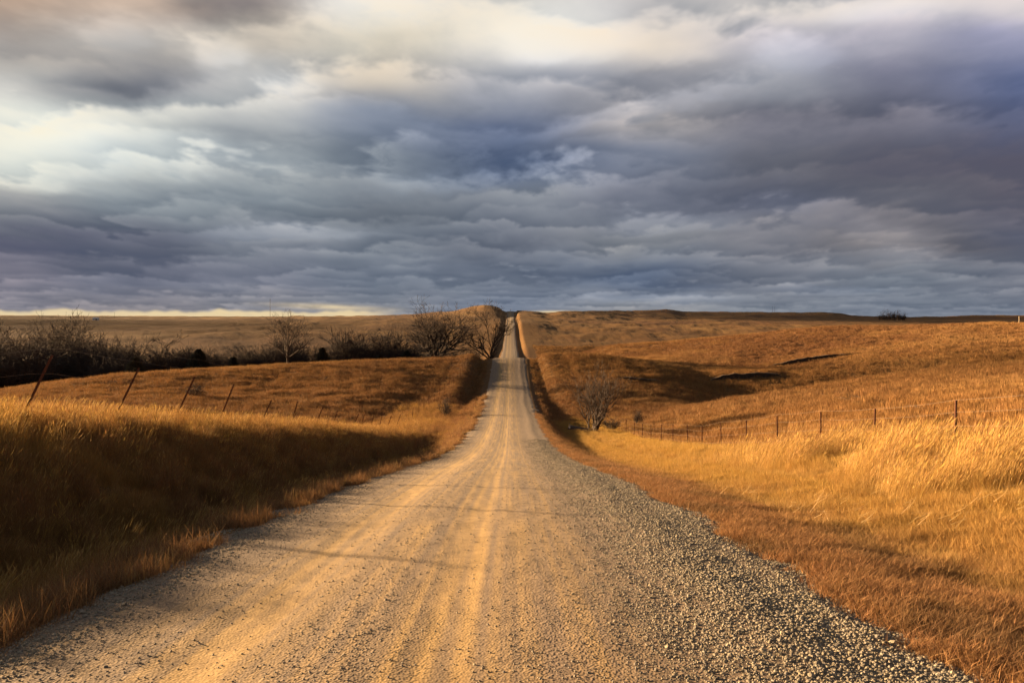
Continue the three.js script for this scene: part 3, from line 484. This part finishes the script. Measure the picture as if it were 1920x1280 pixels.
function plant(name, geo, X, d, scale, turn, label, category, group, sink = 0.1, mats = [barkMat, barkMat, twigMat]) {
  const o = new THREE.Group(); o.name = named(name); o.position.set(X, H(X, d) - sink, -d); o.rotation.y = turn; o.scale.set(scale[0], scale[1], scale[0]);
  [['trunk', geo.trunk], ['limbs', geo.limbs], ['crown', geo.twigs]].forEach(([n, g], i) => { if (g && g.attributes.position.count) { const m = new THREE.Mesh(g, mats[i]); m.name = n; o.add(m); } });
  tag(o, label, category, group); scene.add(o); return o;
}
const at = (px, d) => (px - CX) / F * d;
const oakA = bareTree(71, { trunk: 8, first: 2, r: 0.72, spread: 0.62, limb: 1.1, levels: 4, kids: [9, 7, 6, 4], tip: 0.03, lift: 0.09, gnarl: 0.9, arms: [[5.6, 0.1, 0.42, 10, 0.32], [6, 3.0, 0.6, 8.5, 0.3], [5.4, 3.9, 0.85, 8.5, 0.28], [5.6, 0.6, 0.9, 8.5, 0.28]] });
const oakB = bareTree(82, { trunk: 6.5, r: 0.5, spread: 0.55, limb: 1.0, levels: 4, kids: [7, 6, 5, 4], tip: 0.028, lift: 0.11, gnarl: 0.8, arms: [[3.6, 3.2, 0.45, 8.5, 0.2]] });
const oakC = bareTree(93, { trunk: 6, r: 0.36, spread: 0.6, limb: 1.05, levels: 4, kids: [7, 5, 5, 3], tip: 0.03, lift: 0.1, lean: -0.15, arms: [[2.6, 0.2, 0.55, 7.5, 0.2]] });
plant('bare_tree', oakA, at(818, 212), 212, [0.95, 0.96], 0, 'largest leafless spreading tree, standing in the creek bottom left of the road', 'tree');
plant('bare_tree', oakB, at(919, 208), 208, [0.9, 1.12], 0.4, 'leafless tree with a single dark trunk close to the road at the dip', 'tree');
plant('bare_tree', oakC, at(541, 157), 157, [0.78, 0.66], 0, 'leaning leafless tree with open forked limbs standing alone above the brush', 'tree');
const roadside = bareTree(104, { trunk: 1.9, r: 0.10, stems: 7, spread: 0.42, limb: 1.0, levels: 3, kids: [5, 5, 4], tip: 0.008, lift: 0.14, gnarl: 0.8 });
plant('bare_tree', roadside, at(1104, 84), 84, [1.6, 1.62], 0.3, 'small many stemmed leafless tree beside the road ditch on the right', 'tree');
const sapling = bareTree(115, { trunk: 0.7, r: 0.018, spread: 0.5, limb: 0.9, levels: 2, kids: [4, 3], tip: 0.004, lift: 0.12 });
plant('sapling', sapling, at(76, 19.5), 19.5, [0.62, 0.62], 0, 'thin forked bare sapling rising from the lit grass by the leftmost post', 'sapling');

const brush = [0, 1, 2, 3].map((k) => bareTree(130 + k, { trunk: 2.2, r: 0.09, stems: 9, spread: 0.5, limb: 0.95, levels: 3, kids: [5, 5, 4], tip: 0.017, lift: 0.1 }));
const woods = [0, 1, 2].map((k) => bareTree(140 + k, { trunk: 4.6, r: 0.2, stems: 3, spread: 0.55, limb: 0.95, levels: 4, kids: [6, 5, 5, 3], tip: 0.024, lift: 0.12 }));
const creekD = curve([[-100, 178], [0, 182], [240, 196], [480, 208], [700, 222], [880, 232]]);
{
  const r = rng(61);
  for (let i = 0; i < 80; i++) {                           // the wood at the left edge
    const px = -70 + 300 * r(), d = creekD(px) - 12 + 46 * r(), s = lerp(1.18, 0.9, smooth(120, 260, px)) * (0.8 + 0.35 * r());
    plant('creek_tree', woods[i % 3], at(px, d), d, [s, s], r() * 6.28, 'leafless grey brown tree crowded in the dark creek wood at far left', 'tree', 'bare trees of the creek wood at the left edge');
  }
  for (let i = 0; i < 80; i++) {
    const px = -70 + 320 * r(), d = creekD(px) - 22 + 40 * r(), s = 1.4 + 0.9 * r();
    plant('creek_brush', brush[i % 4], at(px, d), d, [s * 1.2, s], r() * 6.28, 'leafless undergrowth shrub below the bare trees of the far left wood', 'shrub', 'undergrowth of the creek wood at the left edge');
  }
  for (let i = 0; i < 200; i++) {                          // the brush along the creek
    const px = 180 + 730 * Math.pow(r(), 0.9), d = creekD(px) - 30 + 36 * r(), s = (Math.abs(px - 818) < 26 || Math.abs(px - 919) < 20 ? 0.55 : 1) * (1.0 + 0.95 * r() * r()) * (px > 640 ? 1.15 : 1.02) * (0.85 + 0.45 * smooth(-0.3, 0.4, noise(px * 0.016, 5))) * (px > 870 ? 0.7 : 1);
    plant('creek_brush', brush[i % 4], at(px, d), d, [s * 1.15, s], r() * 6.28, 'leafless brown thicket shrub in the band along the creek', 'shrub', 'leafless thicket along the creek');
  }
}
// evergreens
const cedarMat = new THREE.MeshPhysicalMaterial({ vertexColors: true, roughness: 1, side: THREE.DoubleSide });
function cedar(seed, h, w) {
  const r = rng(seed), pos = [], col = [], idx = [];
  for (let i = 0; i < 5200; i++) {
    const t = Math.pow(r(), 0.75), y = h * (0.06 + 0.94 * t), a = r() * 6.283, lob = 0.75 + 0.65 * noise(Math.cos(a) * 2.2 + seed, t * 7 + Math.sin(a) * 2.2) + 0.12 * noise(t * 14, a * 2 + seed), rad = w * Math.pow(1 - t, 0.78) * lob * (0.35 + 0.65 * Math.sqrt(r()));
    const x = Math.cos(a) * rad, z = Math.sin(a) * rad, s = 0.13 + 0.14 * r(), k = pos.length / 3, b = r() * 6.28, up = 0.4 + 0.5 * r();
    pos.push(x, y, z, x + Math.cos(a) * s + Math.cos(b) * s * 0.5, y + s * up, z + Math.sin(a) * s + Math.sin(b) * s * 0.5, x - Math.sin(b) * s * 0.6, y + s * 0.7, z + Math.cos(b) * s * 0.6); idx.push(k, k + 1, k + 2);
    const v = 0.6 + 0.7 * r(); for (let q = 0; q < 3; q++) col.push(0.046 * v, 0.044 * v, 0.026 * v);
  }
  return { trunk: limbMesh([[new THREE.Vector3(0, -0.3, 0), new THREE.Vector3(0, h * 0.9, 0), 0.14, 0.02]], 6), twigs: geoFrom(pos, idx, col) };
}
const cedars = [cedar(201, 5.6, 2.5), cedar(202, 5.0, 2.7), cedar(203, 4.6, 1.8)], cm = [barkMat, barkMat, cedarMat];
plant('cedar', cedars[0], at(372, 168), 168, [1.7, 1.15], 0.4, 'broad dark cedar with a pointed top at the field edge', 'cedar', null, 0.1, cm);
plant('cedar', cedars[1], at(252, 152), 152, [1.25, 0.98], 1.4, 'rounded dark cedar just behind the second leaning fence post', 'cedar', null, 0.1, cm);
plant('cedar', cedars[2], at(604, 178), 178, [1.45, 1.15], 2.4, 'narrow dark cedar with a spired top right of the leaning tree', 'cedar', null, 0.1, cm);
plant('cedar', cedars[2], at(437, 172), 172, [1.25, 0.9], 3.4, 'small dark cedar between the broad cedar and the leaning tree', 'cedar', null, 0.1, cm);
plant('cedar', cedars[1], at(762, 192), 192, [1.3, 1.0], 4.4, 'dark cedar in the thicket just left of the largest bare tree', 'cedar', null, 0.1, cm);
plant('cedar', cedars[2], at(712, 184), 184, [1.3, 0.75], 5.4, 'low dark cedar in the thicket, second left of the largest bare tree', 'cedar', null, 0.1, cm);
plant('cedar', cedars[0], at(70, 190), 190, [1.3, 2.0], 5.0, 'tall dark cedar in the creek wood above the leftmost fence post', 'cedar', null, 0.1, cm);

// single shrubs
plant('field_shrub', brush[1], at(366, 104), 104, [0.62, 0.42], 1, 'low dark shrub alone in the left field behind the fence', 'shrub');
plant('field_shrub', brush[2], at(1196, 92), 92, [0.24, 0.4], 2, 'dark upright shrub at the far end of the right fence', 'shrub');
plant('field_shrub', brush[3], at(1145, 88), 88, [0.5, 0.38], 3, 'low bare shrub right of the small roadside tree', 'shrub');
plant('field_shrub', brush[0], at(836, 96), 96, [0.34, 0.5], 3, 'thin bare shrub at the corner of the left fence in the dip', 'shrub');
plant('field_shrub', brush[2], at(1006, 240), 240, [0.85, 0.8], 1, 'bare shrub beyond the crest just right of the road', 'shrub');
plant('field_shrub', brush[1], at(997, 225), 225, [0.6, 0.6], 4, 'smaller bare shrub beyond the crest touching the right road bank', 'shrub');
{ const r = rng(66); for (let i = 0; i < 11; i++) { const px = 1650 + 48 * i / 10, d = 905 + 30 * r(), s = 0.9 + 0.5 * r(); plant('grove_tree', woods[i % 3], at(px, d), d, [s * 0.9, s * 0.75], r() * 6, 'tiny dark tree in the distant grove below the right skyline', 'tree', 'trees of the distant grove'); } }

// ------------------------------------------------------------------ washed-out earth banks in the right hollow
const soil = new THREE.MeshStandardMaterial({ vertexColors: true, roughness: 1 });
const base0 = (X, d) => landE(X, d) + lumps(X, d) + EYE;
function cutBank(cut, label) {                              // a bare, steep face under a lip of sod
  const [px0, px1, d0, d1, hgt, seed] = cut, n = 90, rows = [[-0.5, -0.25], [0, 0.1], [0.15, 0.45], [0.22, 0.8], [0.1, 0.98], [0.9, 1.04], [2.6, 0.9]], pos = [], col = [], idx = [], X0 = at(px0, d0), o = new THREE.Group(), r = rng(seed), yb = H(X0, d0);
  for (let i = 0; i <= n; i++) {
    const t = i / n, d = cutLine(cut, t), env = cutEnv(cut, t);
    rows.forEach(([b, h], k) => { const dd = d + b + (k < 5 ? 0.12 * noise(t * 30, k * 3 + seed) : 0), X = (lerp(px0, px1, t) - CX) / F * dd, g = base0(X, dd); pos.push(X - X0, g + h * hgt * env * (k > 5 ? 0.9 : 1) - (k === 6 ? 0.15 : 0) - yb, d0 - dd); const v = 0.7 + 0.6 * r(); if (k < 5) col.push(0.045 * v, 0.03 * v, 0.02 * v); else col.push(0.2 * v, 0.11 * v, 0.042 * v); });
  }
  const m = rows.length; for (let i = 0; i < n; i++) for (let k = 0; k < m - 1; k++) { const a = i * m + k; idx.push(a, a + m, a + 1, a + m, a + m + 1, a + 1); }
  o.name = named('cut_bank'); o.position.set(X0, yb, -d0); const me = new THREE.Mesh(geoFrom(pos, idx, col), soil); me.name = 'bank_face'; o.add(me);
  tag(o, label, 'earth bank'); scene.add(o);
}
cutBank(CUTS[0], 'longer black washed out earth bank high in the right hollow');
cutBank(CUTS[1], 'lower black eroded earth bank above the green patch in the right hollow');
cutBank(CUTS[2], 'thin dark eroded bank right of the small roadside tree');

// ------------------------------------------------------------------ a two-rut farm track over the right knoll
{
  const P = [[1500, 99], [1545, 90], [1592, 79], [1642, 70], [1702, 62], [1785, 52], [1880, 44]].map(([px, d]) => new THREE.Vector3(at(px, d), 0, d)), c = new THREE.CatmullRomCurve3(P), pos = [], col = [], idx = [], r = rng(77);
  for (const off of [-0.85, 0.85]) { const k0 = pos.length / 3, n = 130; for (let i = 0; i <= n; i++) { const p = c.getPoint(i / n), t = c.getTangent(i / n), nx = t.z, nz = -t.x, w = 0.24 + 0.1 * noise(i * 0.4, off * 5), v = 0.75 + 0.5 * r(); for (const e of [-w, w]) { const X = p.x + nx * (off + e), d = p.z + nz * (off + e); pos.push(X, H(X, d) + 0.05, -d); col.push(0.085 * v, 0.055 * v, 0.034 * v); } if (i < n) { const a = k0 + 2 * i; idx.push(a, a + 2, a + 1, a + 1, a + 2, a + 3); } } }
  const m = new THREE.Mesh(geoFrom(pos, idx, col), soil); m.name = 'farm_track'; m.userData.kind = 'structure'; scene.add(shadows(m));
}

// ------------------------------------------------------------------ unseen clouds added left of frame to shade far pastures, hills and hollow
{
  const white = new THREE.MeshStandardMaterial({ color: new THREE.Color().setRGB(0.75, 0.75, 0.77), roughness: 1 }), tn = Math.tan(SUN_EL), sx = Math.sin(SUN_AZ), sd = Math.cos(SUN_AZ);
  const puff = (seed) => { const g = new THREE.IcosahedronGeometry(1, 12), p = g.attributes.position; for (let i = 0; i < p.count; i++) { const x = p.getX(i), y = p.getY(i), z = p.getZ(i), k = 1 + 0.22 * noise(x * 1.7 + seed, y * 1.7 + z * 1.9) + 0.12 * noise(x * 4 + z * 3, y * 4 + seed) + 0.06 * noise(x * 9 + seed, z * 9 + y * 8); p.setXYZ(i, x * k, (y < 0 ? y * 0.7 : y) * k, z * k); } g.computeVertexNormals(); return g; };
  // along = metres towards the sun, u = metres across, v = height there of the sunbeam's foot
  const shade_cloud = (along, u, v, wide, high, seed, label, group) => { const m = new THREE.Mesh(puff(seed), white); m.name = named('shade_cloud'); m.scale.set(wide, high, wide * 0.5); m.rotation.y = -SUN_AZ; m.position.set(along * sx + u * sd, v + EYE + tn * along, -(along * sd - u * sx)); tag(m, label, 'shade_cloud', group); scene.add(m); };
  [[300, -88, 110, 24], [470, -102, 95, 30], [420, -150, 120, 26], [600, -132, 90, 24], [640, -190, 130, 30], [850, -225, 140, 40]].forEach(([u, v, w, hh], i) => shade_cloud(8000, u, v, w, hh, 20 + i * 3, 'small broken cloud out of view at left, added to dapple the far left pasture', 'unseen clouds added to dapple the far left pasture'));
  shade_cloud(2600, 145, -5, 55, 11, 41, 'thin cloud scrap out of view at left, added to half shade the right hollow');
  shade_cloud(5000, 1130, -20, 270, 44, 8, 'flat low cloud out of view at left, added to shade the right skyline hills');
  shade_cloud(5200, 1480, -4, 240, 48, 11, 'small flat low cloud out of view at left, added to shade the far right hills');
}

// ------------------------------------------------------------------ small built things
const steel = new THREE.MeshStandardMaterial({ color: new THREE.Color().setRGB(0.07, 0.06, 0.06), roughness: 0.9 });
const oldWood = new THREE.MeshStandardMaterial({ color: new THREE.Color().setRGB(0.30, 0.24, 0.17), roughness: 1 });
const darkWood = new THREE.MeshStandardMaterial({ color: new THREE.Color().setRGB(0.09, 0.07, 0.055), roughness: 1 });
function thing(name, X, d, label, category, group) { const o = new THREE.Group(); o.name = named(name); o.position.set(X, H(X, d), -d); o.userData = { label, category }; if (group) o.userData.group = group; scene.add(o); return o; }
const part = (p, name, geo, mat) => { const m = new THREE.Mesh(geo, mat); m.name = name; p.add(m); return m; };
{ // radio mast far left
  const d = 1450, o = thing('radio_mast', at(506, d), d, 'thin lattice radio mast on the skyline left of centre', 'mast'), seg = [], br = [], V = (x, y, z) => new THREE.Vector3(x, y, z), h = 33, w = 0.55;
  const leg = [0, 1, 2].map((k) => [Math.cos(k * 2.094) * w, Math.sin(k * 2.094) * w]);
  for (let k = 0; k < 3; k++) part(o, 'leg', limbMesh([[V(leg[k][0], -2, leg[k][1]), V(leg[k][0], h, leg[k][1]), 0.1, 0.1]], 5), steel);
  for (let y = 0; y < h; y += 1.5) for (let k = 0; k < 3; k++) { const n = (k + 1) % 3; br.push([V(leg[k][0], y, leg[k][1]), V(leg[n][0], y + 1.5, leg[n][1]), 0.05, 0.05]); }
  part(o, 'bracing', limbMesh(br, 3), steel);
  part(o, 'antenna', limbMesh([[V(0, h, 0), V(0, h + 4, 0), 0.12, 0.06], [V(-0.9, h - 1, 0), V(0.9, h - 1, 0), 0.14, 0.14]], 5), steel);
  shadows(o);
}
for (const [px, d, h, which] of [[77, 1500, 11, 'leftmost'], [152, 1520, 10, 'middle'], [214, 1540, 9, 'rightmost']]) {
  const o = thing('utility_pole', at(px, d), d, `tiny utility pole against the bright skyline strip, ${which} of three`, 'pole', 'utility poles on the left skyline');
  part(o, 'shaft', (() => { const g = new THREE.CylinderGeometry(0.12, 0.2, h + 2, 7); g.translate(0, h / 2 - 1, 0); return g; })(), darkWood);
  part(o, 'crossarm', box(2.4, 0.16, 0.16, 0, h - 0.8, 0.2), darkWood); shadows(o);
}
{ // pair of far masts on the right skyline
  const d = 1480; for (const [px, w] of [[1449, 'left'], [1453, 'right']]) { const o = thing('far_mast', at(px, d), d, `faint thin mast on the right skyline, ${w} of the pair`, 'mast', 'faint masts on the right skyline'); part(o, 'shaft', (() => { const g = new THREE.CylinderGeometry(0.1, 0.2, 13, 6); g.translate(0, 5.5, 0); return g; })(), steel); part(o, 'antenna', box(0.9, 0.3, 0.3, 0, 10.5, 0.3), steel); shadows(o); }
}
{ // weathered post on the right hill
  const d = 246, o = thing('wooden_post', at(1912, d), d, 'pale weathered wooden post on the crest of the right hill', 'post'); const g = new THREE.CylinderGeometry(0.13, 0.17, 2.9, 9, 6); const p = g.attributes.position; for (let i = 0; i < p.count; i++) p.setX(i, p.getX(i) + 0.03 * Math.sin(p.getY(i) * 3)); g.translate(0, 0.95, 0); g.computeVertexNormals();
  part(o, 'shaft', g, oldWood); part(o, 'cap', box(0.22, 0.1, 0.22, 0.02, 2.43, 0, 0, 0.3, 0.1), oldWood); shadows(o);
}
{ // white shed
  const d = 1010, o = thing('shed', at(179, d), d, 'tiny low white shed on the far left slope', 'shed'), white = new THREE.MeshStandardMaterial({ color: new THREE.Color().setRGB(0.8, 0.79, 0.76), roughness: 0.9 });
  part(o, 'wall', box(7, 3, 4, 0, 1, 0), white); const s = new THREE.Shape([[-2.4, 0], [2.4, 0], [0, 1]].map((p) => new THREE.Vector2(...p))), g = new THREE.ExtrudeGeometry(s, { depth: 7.6, bevelEnabled: false }); g.rotateY(Math.PI / 2); g.translate(-3.8, 2.51, 0); part(o, 'roof', g, white); part(o, 'door', box(1.4, 1.9, 0.1, 1.5, 1, 2.04), darkWood); shadows(o);
}
{ // culvert end and its marker in the right ditch
  const d = 84, X = at(1088, d), o = thing('culvert_pipe', X, d, 'short rusty corrugated culvert pipe in the ditch below the roadside tree', 'culvert'), pts = [];
  for (let i = 0; i <= 44; i++) pts.push(new THREE.Vector2(0.42 + 0.018 * Math.sin(i * 1.57), i / 44 * 2.6)); for (let i = 44; i >= 0; i -= 2) pts.push(new THREE.Vector2(0.39, i / 44 * 2.6));
  const g = new THREE.LatheGeometry(pts, 22); g.translate(0, -1.3, 0); g.rotateZ(Math.PI / 2); const m = part(o, 'pipe', g, new THREE.MeshStandardMaterial({ color: new THREE.Color().setRGB(0.075, 0.055, 0.045), roughness: 0.8, metalness: 0.3 })); m.rotation.set(0, -0.35, -0.12); m.position.set(0, 0.22, 0); shadows(o);
  const X2 = at(1068, d - 1), s = thing('marker_stake', X2, d - 1, 'thin stake with a pale reflector at the culvert mouth', 'stake'); part(s, 'stake', box(0.05, 1.2, 0.05, 0, 0.45, 0), darkWood); part(s, 'reflector', box(0.16, 0.2, 0.015, 0, 0.55, 0.035), new THREE.MeshStandardMaterial({ color: new THREE.Color().setRGB(0.6, 0.56, 0.48), roughness: 0.6 })); shadows(s);
}
renderer.render(scene, camera);
